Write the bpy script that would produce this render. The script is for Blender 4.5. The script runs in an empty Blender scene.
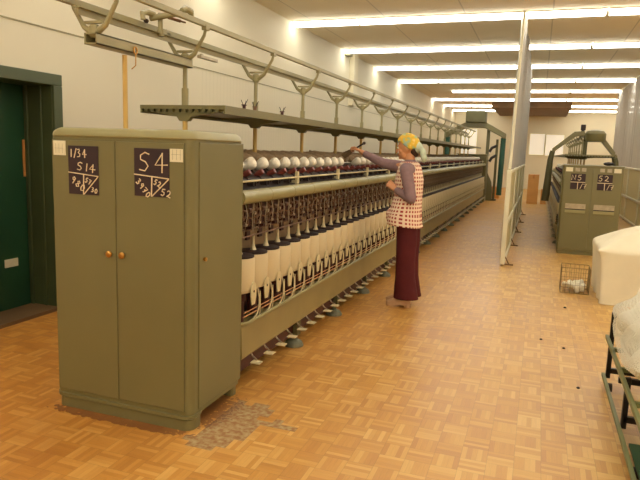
import bpy, bmesh, math, random
from mathutils import Vector, Matrix, noise
random.seed(7)
R_ = math.radians
scene = bpy.context.scene
COL = scene.collection

# ------------------------------------------------------------------ materials
def nt(name):
    m = bpy.data.materials.new(name); m.use_nodes = True
    t = m.node_tree; b = t.nodes['Principled BSDF']
    return m, t, b
def s2l(c):
    return tuple(((v/12.92) if v <= .04045 else ((v+.055)/1.055)**2.4) for v in c)
def rgb(r, g, b): return s2l((r/255., g/255., b/255.)) + (1.,)
def mat(name, c, rough=.5, metal=0., var=.06, scale=6., bump=0., spec=.5, bscale=60.):
    m, t, b = nt(name)
    b.inputs['Roughness'].default_value = rough; b.inputs['Metallic'].default_value = metal
    b.inputs['Specular IOR Level'].default_value = spec
    tc = t.nodes.new('ShaderNodeTexCoord')
    n = t.nodes.new('ShaderNodeTexNoise'); n.inputs['Scale'].default_value = scale; n.inputs['Detail'].default_value = 4
    t.links.new(tc.outputs['Object'], n.inputs['Vector'])
    r = t.nodes.new('ShaderNodeValToRGB')
    r.color_ramp.elements[0].position = .3; r.color_ramp.elements[1].position = .7
    r.color_ramp.elements[0].color = tuple(v*(1-var) for v in c[:3]) + (1,)
    r.color_ramp.elements[1].color = tuple(min(1, v*(1+var)) for v in c[:3]) + (1,)
    t.links.new(n.outputs['Fac'], r.inputs['Fac']); t.links.new(r.outputs['Color'], b.inputs['Base Color'])
    if bump:
        n2 = t.nodes.new('ShaderNodeTexNoise'); n2.inputs['Scale'].default_value = bscale
        t.links.new(tc.outputs['Object'], n2.inputs['Vector'])
        bp = t.nodes.new('ShaderNodeBump'); bp.inputs['Strength'].default_value = bump; bp.inputs['Distance'].default_value = .01
        t.links.new(n2.outputs['Fac'], bp.inputs['Height']); t.links.new(bp.outputs['Normal'], b.inputs['Normal'])
    return m
def emis(name, c, s):
    m, t, b = nt(name)
    b.inputs['Base Color'].default_value = c
    b.inputs['Emission Color'].default_value = c; b.inputs['Emission Strength'].default_value = s
    return m
M = {}
M['olive'] = mat('olive_enamel', rgb(117, 111, 72), .38, 0, .05, 2.5)
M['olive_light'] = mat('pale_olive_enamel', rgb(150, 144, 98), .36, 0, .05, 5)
M['olive_dark'] = mat('dark_olive_enamel', rgb(96, 92, 58), .5, 0, .08, 5)
M['beam'] = mat('beam_enamel', rgb(142, 128, 80), .4, 0, .08, 5)
M['rail'] = mat('rail_enamel', rgb(152, 144, 104), .42, 0, .08, 6)
M['door_green'] = mat('green_door_paint', rgb(34, 72, 46), .4, 0, .15, 2)
M['frame_green'] = mat('green_frame_paint', rgb(70, 80, 48), .42, 0, .12, 3)
M['cream'] = mat('cream_metal', rgb(206, 192, 150), .5, 0, .05, 8)
M['tan_panel'] = mat('tan_back_panel', rgb(150, 122, 86), .6, 0, .25, 7)
M['pot'] = mat('cream_pot_plastic', rgb(212, 196, 158), .42, 0, .03, 3)
M['white'] = mat('white_paint', rgb(226, 220, 190), .5, 0, .03, 4)
M['yarn'] = mat('white_yarn', rgb(248, 242, 224), .9, 0, .03, 40, .25, .2, 220)
M['greyyarn'] = mat('grey_brown_yarn', rgb(172, 150, 120), .9, 0, .2, 30, .5, .2, 150)
M['dark'] = mat('dark_iron', rgb(46, 34, 32), .5, .2, .3, 12)
M['maroon'] = mat('maroon_plastic', rgb(70, 34, 32), .45, 0, .15, 20)
M['red'] = mat('brick_red_plastic', rgb(116, 54, 44), .45, 0, .15, 20)
M['brass'] = mat('brass', rgb(190, 140, 70), .3, .9, .1, 20)
M['bronze'] = mat('bronze_fittings', rgb(128, 98, 78), .45, .3, .35, 25)
M['steel'] = mat('worn_steel', rgb(176, 164, 140), .35, .6, .15, 20)
M['yellow'] = mat('ochre_paint', rgb(206, 172, 96), .5, 0, .08, 10)
M['black'] = mat('black_plastic', rgb(22, 18, 18), .4, 0, .1, 10)
M['lid'] = mat('dark_brown_lid', rgb(46, 32, 28), .6, 0, .1, 10, 0, .3)
M['board'] = mat('dark_blackboard_paint', rgb(52, 34, 38), .7, 0, .12, 12)
M['chalk'] = mat('cream_chalk', rgb(226, 208, 170), .95, 0, .08, 80)
M['paper'] = mat('cream_paper', rgb(226, 218, 186), .85, 0, .04, 30)
M['cardboard'] = mat('brown_cardboard', rgb(212, 156, 88), .85, 0, .06, 5)
M['wood'] = mat('orange_wood', rgb(196, 130, 66), .5, 0, .12, 12)
M['grey_rubber'] = mat('grey_green_rubber', rgb(108, 108, 84), .6, 0, .12, 20)
M['sheet'] = mat('cream_sheet', rgb(236, 228, 200), .9, 0, .03, 5, .15, .2, 40)
M['fluff'] = mat('white_waste_yarn', rgb(238, 234, 214), .95, 0, .05, 30, .8, .1, 60)
M['wire'] = mat('grey_wire', rgb(150, 132, 96), .4, .4, .1, 20)
M['copper'] = mat('copper_wire', rgb(214, 160, 110), .4, .3, .1, 20)
M['hose'] = mat('dark_green_hose', rgb(40, 84, 66), .5, 0, .1, 20)
M['panel'] = mat('dull_brown_paint', rgb(112, 84, 50), .7, 0, .15, 3)
M['skin'] = mat('skin', rgb(216, 152, 104), .5, 0, .05, 14)
M['trolley_green'] = mat('trolley_green_paint', rgb(116, 122, 76), .45, 0, .1, 6)
M['hair'] = mat('dark_brown_hair', rgb(56, 34, 24), .6, 0, .2, 40, .4)
M['lip'] = mat('lip', rgb(170, 84, 70), .5, 0, .05, 20)
M['knit'] = mat('mauve_grey_knit', rgb(146, 120, 122), .9, 0, .08, 30, .4, .2, 150)
M['trouser'] = mat('maroon_trouser_cloth', rgb(88, 34, 36), .8, 0, .12, 6, .2, .2, 60)
M['shoe'] = mat('beige_shoe_leather', rgb(196, 156, 116), .5, 0, .06, 20)
M['duster'] = mat('grey_brown_duster', rgb(140, 116, 88), .9, 0, .2, 60, .6)
M['diffuser'] = emis('lamp_diffuser', (1, .97, .88, 1), 12.0)
M['windowlit'] = emis('window_daylight', (1, .95, .80, 1), .28)

def mat_floor():
    m, t, b = nt('parquet'); N = t.nodes.new; L = t.links.new
    def math_(op, a, bb=None, c=None):
        n = N('ShaderNodeMath'); n.operation = op
        for i, v in enumerate((a, bb, c)):
            if v is None: continue
            if isinstance(v, (int, float)): n.inputs[i].default_value = v
            else: L(v, n.inputs[i])
        return n.outputs[0]
    tc = N('ShaderNodeTexCoord'); sp = N('ShaderNodeSeparateXYZ'); L(tc.outputs['Object'], sp.inputs[0])
    S = .127
    x = math_('DIVIDE', sp.outputs[0], S); y = math_('DIVIDE', sp.outputs[1], S)
    cx = math_('FLOOR', x); cy = math_('FLOOR', y)
    fx = math_('SUBTRACT', x, cx); fy = math_('SUBTRACT', y, cy)
    par = math_('FLOORED_MODULO', math_('ADD', cx, cy), 2.)
    ip = math_('SUBTRACT', 1., par)
    u = math_('ADD', math_('MULTIPLY', fx, par), math_('MULTIPLY', fy, ip))
    v = math_('ADD', math_('MULTIPLY', fy, par), math_('MULTIPLY', fx, ip))
    u5 = math_('MULTIPLY', u, 5.); sl = math_('FLOOR', u5); fu = math_('SUBTRACT', u5, sl)
    cb = N('ShaderNodeCombineXYZ'); L(cx, cb.inputs[0]); L(cy, cb.inputs[1]); L(sl, cb.inputs[2])
    wn = N('ShaderNodeTexWhiteNoise'); wn.noise_dimensions = '3D'; L(cb.outputs[0], wn.inputs['Vector'])
    cbb = N('ShaderNodeCombineXYZ'); L(cx, cbb.inputs[0]); L(cy, cbb.inputs[1])
    wb = N('ShaderNodeTexWhiteNoise'); wb.noise_dimensions = '3D'; L(cbb.outputs[0], wb.inputs['Vector'])
    big = N('ShaderNodeTexNoise'); big.inputs['Scale'].default_value = .9; big.inputs['Detail'].default_value = 3
    L(tc.outputs['Object'], big.inputs['Vector'])
    f = math_('ADD', math_('MULTIPLY', wn.outputs[0], .54), math_('MULTIPLY', wb.outputs[0], .16))
    f = math_('ADD', f, math_('MULTIPLY', big.outputs['Fac'], .35))
    r = N('ShaderNodeValToRGB'); e = r.color_ramp.elements
    e[0].position = .02; e[0].color = rgb(180, 130, 66)
    e[1].position = 1.0; e[1].color = rgb(224, 190, 118)
    e2 = r.color_ramp.elements.new(.55); e2.color = rgb(202, 156, 82)
    L(f, r.inputs['Fac'])
    # grain
    g = N('ShaderNodeCombineXYZ'); L(math_('MULTIPLY', u5, 6.), g.inputs[0]); L(math_('MULTIPLY', v, 2.), g.inputs[1]); L(math_('ADD', cx, math_('MULTIPLY', cy, 3.7)), g.inputs[2])
    gn = N('ShaderNodeTexNoise'); gn.inputs['Scale'].default_value = 1.; L(g.outputs[0], gn.inputs['Vector'])
    gm = math_('ADD', math_('MULTIPLY', gn.outputs['Fac'], .22), .88)
    # gaps
    e1 = math_('MINIMUM', fu, math_('SUBTRACT', 1., fu))
    ev = math_('MINIMUM', v, math_('SUBTRACT', 1., v))
    eu = math_('MINIMUM', u, math_('SUBTRACT', 1., u))
    line = math_('LESS_THAN', e1, .045)
    bl = math_('MAXIMUM', math_('LESS_THAN', ev, .014), math_('LESS_THAN', eu, .014))
    dk = math_('SUBTRACT', 1., math_('ADD', math_('MULTIPLY', line, .09), math_('MULTIPLY', bl, .15)))
    sc = math_('MULTIPLY', gm, dk)
    mx = N('ShaderNodeMix'); mx.data_type = 'RGBA'; mx.blend_type = 'MULTIPLY'; mx.inputs[0].default_value = 1
    L(r.outputs[0], mx.inputs[6])
    cc = N('ShaderNodeCombineColor'); L(sc, cc.inputs[0]); L(sc, cc.inputs[1]); L(sc, cc.inputs[2]); L(cc.outputs[0], mx.inputs[7])
    # darker and redder along the machine, paler towards the right aisle
    wr = N('ShaderNodeMapRange'); wr.inputs[1].default_value = -2.2; wr.inputs[2].default_value = .2
    wr.inputs[3].default_value = 1.; wr.inputs[4].default_value = 0.
    L(math_('ADD', sp.outputs[0], math_('MULTIPLY', big.outputs['Fac'], .6)), wr.inputs[0])
    m2 = N('ShaderNodeMix'); m2.data_type = 'RGBA'; m2.blend_type = 'MULTIPLY'
    L(math_('MULTIPLY', wr.outputs[0], .75), m2.inputs[0]); L(mx.outputs[2], m2.inputs[6]); m2.inputs[7].default_value = rgb(246, 206, 150)
    # missing blocks (bare cement) by the cabinet
    def cell(o, k): return math_('MULTIPLY', math_('ADD', math_('FLOOR', math_('MULTIPLY', o, k)), .5), S/k)
    qx = cell(x, 2.5); qy = cell(y, 2.5)
    def blob(px, py, rx, ry):
        a = math_('POWER', math_('DIVIDE', math_('SUBTRACT', qx, px), rx), 2.)
        bq = math_('POWER', math_('DIVIDE', math_('SUBTRACT', qy, py), ry), 2.)
        return math_('SUBTRACT', 1., math_('ADD', a, bq))
    q = N('ShaderNodeCombineXYZ'); L(qx, q.inputs[0]); L(qy, q.inputs[1])
    qn = N('ShaderNodeTexWhiteNoise'); qn.noise_dimensions = '3D'; L(q.outputs[0], qn.inputs['Vector'])
    bb_ = math_('MAXIMUM', blob(-1.46, 2.82, .15, .34), math_('MAXIMUM', blob(-1.22, 2.88, .13, .05), blob(-1.50, 2.56, .13, .06)))
    miss = math_('GREATER_THAN', math_('ADD', bb_, math_('MULTIPLY', qn.outputs[0], .5)), .42)
    cn = N('ShaderNodeTexNoise'); cn.inputs['Scale'].default_value = 34; cn.inputs['Detail'].default_value = 5; L(tc.outputs['Object'], cn.inputs['Vector'])
    cr = N('ShaderNodeValToRGB'); cr.color_ramp.elements[0].position = .38; cr.color_ramp.elements[1].position = .66
    cr.color_ramp.elements[0].color = rgb(150, 108, 64); cr.color_ramp.elements[1].color = rgb(178, 156, 110); L(cn.outputs['Fac'], cr.inputs[0])
    m3 = N('ShaderNodeMix'); m3.data_type = 'RGBA'; L(miss, m3.inputs[0]); L(m2.outputs[2], m3.inputs[6]); L(cr.outputs[0], m3.inputs[7])
    # reddish tarry stain in front of the cabinet, darkened for its plinth's shadow line
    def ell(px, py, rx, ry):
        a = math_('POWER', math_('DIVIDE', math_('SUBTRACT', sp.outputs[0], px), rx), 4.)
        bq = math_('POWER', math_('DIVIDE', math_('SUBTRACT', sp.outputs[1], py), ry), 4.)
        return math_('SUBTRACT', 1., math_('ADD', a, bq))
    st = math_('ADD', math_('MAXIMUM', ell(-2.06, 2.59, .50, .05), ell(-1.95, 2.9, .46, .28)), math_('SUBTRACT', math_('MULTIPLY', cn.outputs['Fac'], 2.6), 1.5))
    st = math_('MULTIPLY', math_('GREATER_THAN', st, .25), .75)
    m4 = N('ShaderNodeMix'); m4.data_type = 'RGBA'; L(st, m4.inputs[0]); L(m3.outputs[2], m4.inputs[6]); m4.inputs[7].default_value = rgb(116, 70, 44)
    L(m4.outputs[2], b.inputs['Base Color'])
    b.inputs['Roughness'].default_value = .34
    ro = math_('ADD', math_('MULTIPLY', big.outputs['Fac'], .2), math_('ADD', math_('MULTIPLY', miss, .4), math_('ADD', math_('MULTIPLY', wn.outputs[0], .08), .24)))
    L(ro, b.inputs['Roughness']); b.inputs['Specular IOR Level'].default_value = .45
    bp = N('ShaderNodeBump'); bp.inputs['Strength'].default_value = .25; bp.inputs['Distance'].default_value = .003
    L(math_('SUBTRACT', math_('MULTIPLY', wn.outputs[0], .3), math_('ADD', math_('MULTIPLY', miss, 1.5), math_('MAXIMUM', line, bl))), bp.inputs['Height'])
    L(bp.outputs['Normal'], b.inputs['Normal'])
    return m
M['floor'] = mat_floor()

def mat_stripe(name, c, axis, period, strength, rough=.8, zmax=None, lo=.93, grid=None):
    """painted surface with ribs every `period` metres along an axis"""
    m, t, b = nt(name); N = t.nodes.new; L = t.links.new
    tc = N('ShaderNodeTexCoord'); sp = N('ShaderNodeSeparateXYZ'); L(tc.outputs['Object'], sp.inputs[0])
    a = N('ShaderNodeMath'); a.operation = 'DIVIDE'; L(sp.outputs[axis], a.inputs[0]); a.inputs[1].default_value = period
    f = N('ShaderNodeMath'); f.operation = 'FRACT'; L(a.outputs[0], f.inputs[0])
    g = N('ShaderNodeMath'); g.operation = 'LESS_THAN'; L(f.outputs[0], g.inputs[0]); g.inputs[1].default_value = grid or .3
    out = g.outputs[0]
    if zmax is not None:
        z = N('ShaderNodeMath'); z.operation = 'LESS_THAN'; L(sp.outputs[2], z.inputs[0]); z.inputs[1].default_value = zmax
        mu = N('ShaderNodeMath'); mu.operation = 'MULTIPLY'; L(out, mu.inputs[0]); L(z.outputs[0], mu.inputs[1])
        yy = N('ShaderNodeMath'); yy.operation = 'GREATER_THAN'; L(sp.outputs[1], yy.inputs[0]); yy.inputs[1].default_value = 6.6
        mv = N('ShaderNodeMath'); mv.operation = 'MULTIPLY'; L(mu.outputs[0], mv.inputs[0]); L(yy.outputs[0], mv.inputs[1]); out = mv.outputs[0]
    n = N('ShaderNodeTexNoise'); n.inputs['Scale'].default_value = .8; n.inputs['Detail'].default_value = 4; L(tc.outputs['Object'], n.inputs['Vector'])
    r = N('ShaderNodeValToRGB'); r.color_ramp.elements[0].position = .3; r.color_ramp.elements[1].position = .7
    r.color_ramp.elements[0].color = tuple(v*.95 for v in c[:3]) + (1,); r.color_ramp.elements[1].color = c
    L(n.outputs['Fac'], r.inputs[0])
    mx = N('ShaderNodeMix'); mx.data_type = 'RGBA'; L(out, mx.inputs[0]); L(r.outputs[0], mx.inputs[6]); mx.inputs[7].default_value = tuple(v*lo for v in c[:3]) + (1,)
    L(mx.outputs[2], b.inputs['Base Color']); b.inputs['Roughness'].default_value = rough
    bp = N('ShaderNodeBump'); bp.inputs['Strength'].default_value = strength; bp.inputs['Distance'].default_value = .004; bp.invert = True
    L(out, bp.inputs['Height']); L(bp.outputs['Normal'], b.inputs['Normal'])
    return m
M['wall'] = mat_stripe('cream_wall', rgb(224, 216, 190), 1, .09, .35, .75, 2.44, .95)
M['wall_plain'] = mat('cream_plaster', rgb(226, 217, 188), .8, 0, .03, 1)
M['ceiling'] = mat_stripe('ceiling_panels', rgb(240, 230, 204), 0, 1.205, .5, .85, None, .70, .016)

def mat_tunic():
    m, t, b = nt('red_square_print_cotton'); N = t.nodes.new; L = t.links.new
    uv = N('ShaderNodeUVMap'); uv.uv_map = 'UVMap'; sp = N('ShaderNodeSeparateXYZ'); L(uv.outputs[0], sp.inputs[0])
    outs = []
    for i in (0, 1):
        a = N('ShaderNodeMath'); a.operation = 'DIVIDE'; L(sp.outputs[i], a.inputs[0]); a.inputs[1].default_value = .036
        f = N('ShaderNodeMath'); f.operation = 'FRACT'; L(a.outputs[0], f.inputs[0])
        g = N('ShaderNodeMath'); g.operation = 'LESS_THAN'; L(f.outputs[0], g.inputs[0]); g.inputs[1].default_value = .52
        outs.append(g.outputs[0])
    mu = N('ShaderNodeMath'); mu.operation = 'MULTIPLY'; L(outs[0], mu.inputs[0]); L(outs[1], mu.inputs[1])
    mx = N('ShaderNodeMix'); mx.data_type = 'RGBA'; L(mu.outputs[0], mx.inputs[0]); mx.inputs[6].default_value = rgb(242, 216, 188); mx.inputs[7].default_value = rgb(166, 46, 42)
    L(mx.outputs[2], b.inputs['Base Color']); b.inputs['Roughness'].default_value = .85
    return m
M['tunic'] = mat_tunic()
def mat_scarf():
    m, t, b = nt('flowered_scarf'); N = t.nodes.new; L = t.links.new
    tc = N('ShaderNodeTexCoord'); v = N('ShaderNodeTexNoise'); v.inputs['Scale'].default_value = 13; v.inputs['Detail'].default_value = 2
    L(tc.outputs['Object'], v.inputs['Vector'])
    r = N('ShaderNodeValToRGB'); e = r.color_ramp.elements
    e[0].position = .36; e[0].color = rgb(140, 166, 170); e[1].position = .64; e[1].color = rgb(236, 216, 150)
    for p, c in ((.44, rgb(160, 180, 120)), (.49, rgb(214, 172, 44)), (.58, rgb(226, 184, 50))):
        q = r.color_ramp.elements.new(p); q.color = c
    L(v.outputs['Fac'], r.inputs[0]); L(r.outputs[0], b.inputs['Base Color']); b.inputs['Roughness'].default_value = .7
    return m
M['scarf'] = mat_scarf()
M['scarf_tail'] = mat('pale_green_scarf_end', rgb(186, 198, 172), .7, 0, .2, 20)
def mat_curtain(name, c, tr):
    m, t, b = nt(name); N = t.nodes.new; L = t.links.new
    t.nodes.remove(b); o = t.nodes['Material Output']
    d = N('ShaderNodeBsdfDiffuse'); d.inputs[0].default_value = c
    tl = N('ShaderNodeBsdfTranslucent'); tl.inputs[0].default_value = c
    m1 = N('ShaderNodeMixShader'); m1.inputs[0].default_value = .4; L(d.outputs[0], m1.inputs[1]); L(tl.outputs[0], m1.inputs[2])
    tp = N('ShaderNodeBsdfTransparent'); m2 = N('ShaderNodeMixShader'); m2.inputs[0].default_value = tr
    L(m1.outputs[0], m2.inputs[1]); L(tp.outputs[0], m2.inputs[2]); L(m2.outputs[0], o.inputs[0])
    return m
M['curtain'] = mat_curtain('translucent_netting', rgb(184, 178, 168), .2)
M['screen_panel'] = mat_curtain('milky_screen_panel', rgb(222, 212, 172), .12)
def mat_net():
    m, t, b = nt('white_netting'); N = t.nodes.new; L = t.links.new
    tc = N('ShaderNodeTexCoord'); sp = N('ShaderNodeSeparateXYZ'); L(tc.outputs['Object'], sp.inputs[0])
    outs = []
    for s in (1, -1):
        k = N('ShaderNodeMath'); k.operation = 'MULTIPLY_ADD'; L(sp.outputs[1], k.inputs[0]); k.inputs[1].default_value = s; L(sp.outputs[2], k.inputs[2])
        a = N('ShaderNodeMath'); a.operation = 'DIVIDE'; L(k.outputs[0], a.inputs[0]); a.inputs[1].default_value = .022
        f = N('ShaderNodeMath'); f.operation = 'FRACT'; L(a.outputs[0], f.inputs[0])
        g = N('ShaderNodeMath'); g.operation = 'GREATER_THAN'; L(f.outputs[0], g.inputs[0]); g.inputs[1].default_value = .35
        outs.append(g.outputs[0])
    mu = N('ShaderNodeMath'); mu.operation = 'MULTIPLY'; L(outs[0], mu.inputs[0]); L(outs[1], mu.inputs[1])
    iv = N('ShaderNodeMath'); iv.operation = 'SUBTRACT'; iv.inputs[0].default_value = 1; L(mu.outputs[0], iv.inputs[1])
    L(iv.outputs[0], b.inputs['Alpha']); b.inputs['Base Color'].default_value = rgb(240, 236, 216); b.inputs['Roughness'].default_value = .8
    return m
M['net'] = mat_net()

# ------------------------------------------------------------------ geometry helpers
class MB:
    def __init__(s, mats=None): s.v = []; s.f = []; s.uv = {}
    def add(s, vs, fs, uvs=None):
        n = len(s.v); s.v += [tuple(v) for v in vs]
        for i, f in enumerate(fs):
            if uvs: s.uv[len(s.f)] = uvs[i]
            s.f.append(tuple(a+n for a in f))
        return s
    def box(s, a, b, mt=None):
        x0, x1 = sorted((a[0], b[0])); y0, y1 = sorted((a[1], b[1])); z0, z1 = sorted((a[2], b[2]))
        vs = [Vector(p) for p in ((x0,y0,z0),(x1,y0,z0),(x1,y1,z0),(x0,y1,z0),(x0,y0,z1),(x1,y0,z1),(x1,y1,z1),(x0,y1,z1))]
        if mt: vs = [mt @ v for v in vs]
        return s.add(vs, [(0,3,2,1),(4,5,6,7),(0,1,5,4),(1,2,6,5),(2,3,7,6),(3,0,4,7)])
    def cyl(s, p0, p1, r0, r1=None, n=16, cap=True):
        if r1 is None: r1 = r0
        p0 = Vector(p0); p1 = Vector(p1); d = (p1-p0).normalized()
        a = d.orthogonal().normalized(); b = d.cross(a)
        vs = []
        for p, r in ((p0, r0), (p1, r1)):
            for i in range(n):
                t = 2*math.pi*i/n; vs.append(p + a*(r*math.cos(t)) + b*(r*math.sin(t)))
        fs = [(i, (i+1) % n, n+(i+1) % n, n+i) for i in range(n)]
        if cap: fs += [tuple(range(n))[::-1], tuple(range(n, 2*n))]
        return s.add(vs, fs)
    def tube(s, pts, r, n=8):
        pts = [Vector(p) for p in pts]; vs = []; prev = None
        for i, p in enumerate(pts):
            d = (pts[min(i+1, len(pts)-1)] - pts[max(i-1, 0)]).normalized()
            if prev is None: a = d.orthogonal().normalized()
            else:
                a = prev - d*prev.dot(d); a = a.normalized() if a.length > 1e-6 else d.orthogonal().normalized()
            prev = a; b = d.cross(a); rr = r[i] if isinstance(r, (list, tuple)) else r
            for k in range(n):
                t = 2*math.pi*k/n; vs.append(p + a*(rr*math.cos(t)) + b*(rr*math.sin(t)))
        fs = []
        for i in range(len(pts)-1):
            for k in range(n): fs.append((i*n+k, i*n+(k+1) % n, (i+1)*n+(k+1) % n, (i+1)*n+k))
        m = (len(pts)-1)*n
        fs += [tuple(range(n))[::-1], tuple(range(m, m+n))]
        return s.add(vs, fs)
    def lathe(s, prof, n=20, mt=None):
        """prof: (r, z) pairs from bottom to top about local Z"""
        mt = mt or Matrix(); vs = []
        for r, z in prof:
            for k in range(n):
                t = 2*math.pi*k/n; vs.append(mt @ Vector((r*math.cos(t), r*math.sin(t), z)))
        fs = []
        for i in range(len(prof)-1):
            for k in range(n): fs.append((i*n+k, i*n+(k+1) % n, (i+1)*n+(k+1) % n, (i+1)*n+k))
        m = (len(prof)-1)*n
        fs += [tuple(range(n))[::-1], tuple(range(m, m+n))]
        return s.add(vs, fs)
    def ell(s, c, r, n=16, mt=None):
        mt = Matrix.Translation(Vector(c)) @ (mt or Matrix()) @ Matrix.Diagonal((*r, 1)) 
        return s.lathe([(max(1e-4, math.sin(math.pi*i/(n//2))), -math.cos(math.pi*i/(n//2))) for i in range(n//2+1)], n, mt)
    def rings(s, rs, n=32, uv=False, cap=True):
        """rs: (cx, cy, cz, rx, ry[, power]) horizontal rings"""
        vs = []
        for q in rs:
            cx, cy, cz, rx, ry = q[:5]; pw = q[5] if len(q) > 5 else 2.
            for k in range(n):
                t = 2*math.pi*k/n; c, d = math.cos(t), math.sin(t); e = 2./pw
                vs.append((cx + rx*math.copysign(abs(c)**e, c), cy + ry*math.copysign(abs(d)**e, d), cz))
        fs = []; uvs = []
        per = 2*math.pi*.17
        for i in range(len(rs)-1):
            for k in range(n):
                fs.append((i*n+k, i*n+(k+1) % n, (i+1)*n+(k+1) % n, (i+1)*n+k))
                u0, u1 = per*k/n, per*(k+1)/n
                uvs.append([(u0, rs[i][2]), (u1, rs[i][2]), (u1, rs[i+1][2]), (u0, rs[i+1][2])])
        if cap:
            m = (len(rs)-1)*n
            fs += [tuple(range(n))[::-1], tuple(range(m, m+n))]
            uvs += [[(0, 0)]*n, [(0, 0)]*n]
        return s.add(vs, fs, uvs if uv else None)
    def prism(s, poly, axis, a, b):
        """extrude a 2D polygon (x,z)->axis y, (y,z)->axis x, (x,y)->axis z"""
        def P(p, t):
            return {'y': (p[0], t, p[1]), 'x': (t, p[0], p[1]), 'z': (p[0], p[1], t)}[axis]
        n = len(poly); vs = [P(p, a) for p in poly] + [P(p, b) for p in poly]
        fs = [(i, (i+1) % n, n+(i+1) % n, n+i) for i in range(n)] + [tuple(range(n))[::-1], tuple(range(n, 2*n))]
        return s.add(vs, fs)
    def mesh(s, name, m, smooth=35):
        me = bpy.data.meshes.new(name); me.from_pydata(s.v, [], s.f)
        if s.uv:
            l = me.uv_layers.new(name='UVMap')
            for p in me.polygons:
                if p.index in s.uv:
                    for j, li in enumerate(p.loop_indices): l.data[li].uv = s.uv[p.index][j]
        bm = bmesh.new(); bm.from_mesh(me); bmesh.ops.recalc_face_normals(bm, faces=bm.faces); bm.to_mesh(me); bm.free()
        me.materials.append(m)
        if smooth:
            me.polygons.foreach_set('use_smooth', [True]*len(me.polygons)); me.set_sharp_from_angle(angle=R_(smooth))
        return me
    def build(s, name, m, parent=None, smooth=35, bevel=0, loc=None):
        o = bpy.data.objects.new(name, s.mesh(name, m, smooth)); COL.objects.link(o)
        if parent: o.parent = parent
        if loc: o.location = loc
        if bevel:
            b = o.modifiers.new('bevel', 'BEVEL'); b.width = bevel; b.segments = 3; b.limit_method = 'ANGLE'; b.angle_limit = R_(40)
        return o
def tag(o, label=None, cat=None, group=None, kind=None):
    if label: o['label'] = label
    if cat: o['category'] = cat
    if group: o['group'] = group
    if kind: o['kind'] = kind
    return o
def empty(name, loc=(0,0,0), rz=0, **k):
    o = bpy.data.objects.new(name, None); o.empty_display_size = .1; COL.objects.link(o)
    o.location = loc; o.rotation_euler = (0, 0, rz)
    return tag(o, **k)
def dup(o, parent=None, loc=None):
    c = o.copy(); COL.objects.link(c)
    if parent: c.parent = parent
    if loc is not None: c.location = loc
    for ch in [q for q in bpy.data.objects if q.parent == o]: dup(ch, c)
    return c
def remesh(name, mb, m, parent, voxel, smooth=4, uvf=None):
    me = mb.mesh(name, m, 0); o = bpy.data.objects.new(name, me); COL.objects.link(o)
    r = o.modifiers.new('r', 'REMESH'); r.mode = 'VOXEL'; r.voxel_size = voxel; r.use_smooth_shade = True
    sm = o.modifiers.new('s', 'SMOOTH'); sm.iterations = smooth; sm.factor = .5
    dg = bpy.context.evaluated_depsgraph_get(); nm = bpy.data.meshes.new_from_object(o.evaluated_get(dg))
    o.modifiers.clear(); o.data = nm
    if not nm.materials: nm.materials.append(m)
    o.parent = parent
    return o
def struct(name, mb, m, parent=None, smooth=0, bevel=0):
    return tag(mb.build(name, m, parent, smooth, bevel), kind='structure')

# ------------------------------------------------------------------ room
H = 3.54; XL = -3.967; XR = 6.5; Y0 = -4.5; Y1 = 30.
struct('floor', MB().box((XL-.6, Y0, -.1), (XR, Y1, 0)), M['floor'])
struct('ceiling', MB().box((XL-.2, Y0, H), (XR+.1, Y1+.1, H+.1)), M['ceiling'])
DY0, DY1, DZ = 3.25, 4.225, 2.0
w = MB().box((XL-.35, Y0, 0), (XL, DY0, H)).box((XL-.35, DY1, 0), (XL, Y1, H)).box((XL-.35, DY0, DZ), (XL, DY1, H))
struct('wall_left', w, M['wall'])
struct('wall_back', MB().box((XL-.3, Y1, 0), (XR+.1, Y1+.1, H)), M['wall_plain'])
struct('wall_right', MB().box((XR, Y0, 0), (XR+.1, Y1, H)), M['wall_plain'])
struct('wall_near', MB().box((XL-.3, Y0-.1, 0), (XR+.1, Y0, H)), M['wall_plain'])
struct('trim_1', MB().box((XL, Y0, 2.426), (XL+.008, Y1, 2.436)), M['rail'])
struct('trim_2', MB().box((XL, 12.7, 2.463), (XL+.10, 13.0, H)), M['wall_plain'])
struct('trim_3', MB().box((XL, 12.3, H-.10), (XL+.12, 12.5, H-.02)), M['olive_dark'])
struct('baseboard_left', MB().box((XL, DY1+.08, 0), (XL+.015, Y1, .12)), M['cream'])
# door in the left wall
d1 = tag(empty('door_1', (XL-.34, DY0, 0)), kind='structure')
MB().box((0, .02, .02), (.045, DY1-DY0-.0, DZ-.02)).build('door_leaf', M['door_green'], d1, 0)
MB().box((.045, .90, 1.18), (.055, .985, 1.50)).build('push_plate', M['wood'], d1, 0)
MB().box((.045, .66, .40), (.052, .80, .47)).build('torn_sticker', M['paper'], d1, 0)
a = MB()
for (yy, s) in ((DY1-DY0, 1), (0, -1)):
    y_in = yy - s*.035; y_out = yy + s*.065
    a.box((.0, yy-s*.001, 0), (.35, y_in, DZ)).box((.3505, y_in, 0), (.375, y_out, DZ-.036))
    a.box((.05, y_in, 0), (.09, y_in-s*.02, DZ)).box((.2, y_in, 0), (.24, y_in-s*.012, DZ))
a.box((0, .036, DZ-.035), (.35, DY1-DY0-.036, DZ-.001)).box((.3505, -.065, DZ-.0355), (.375, DY1-DY0+.065, DZ+.06))
a.build('door_frame', M['frame_green'], d1, 0, .006)
MB().box((.05, .035, 0), (.37, DY1-DY0-.035, .03)).build('threshold', M['panel'], d1, 0)

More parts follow.
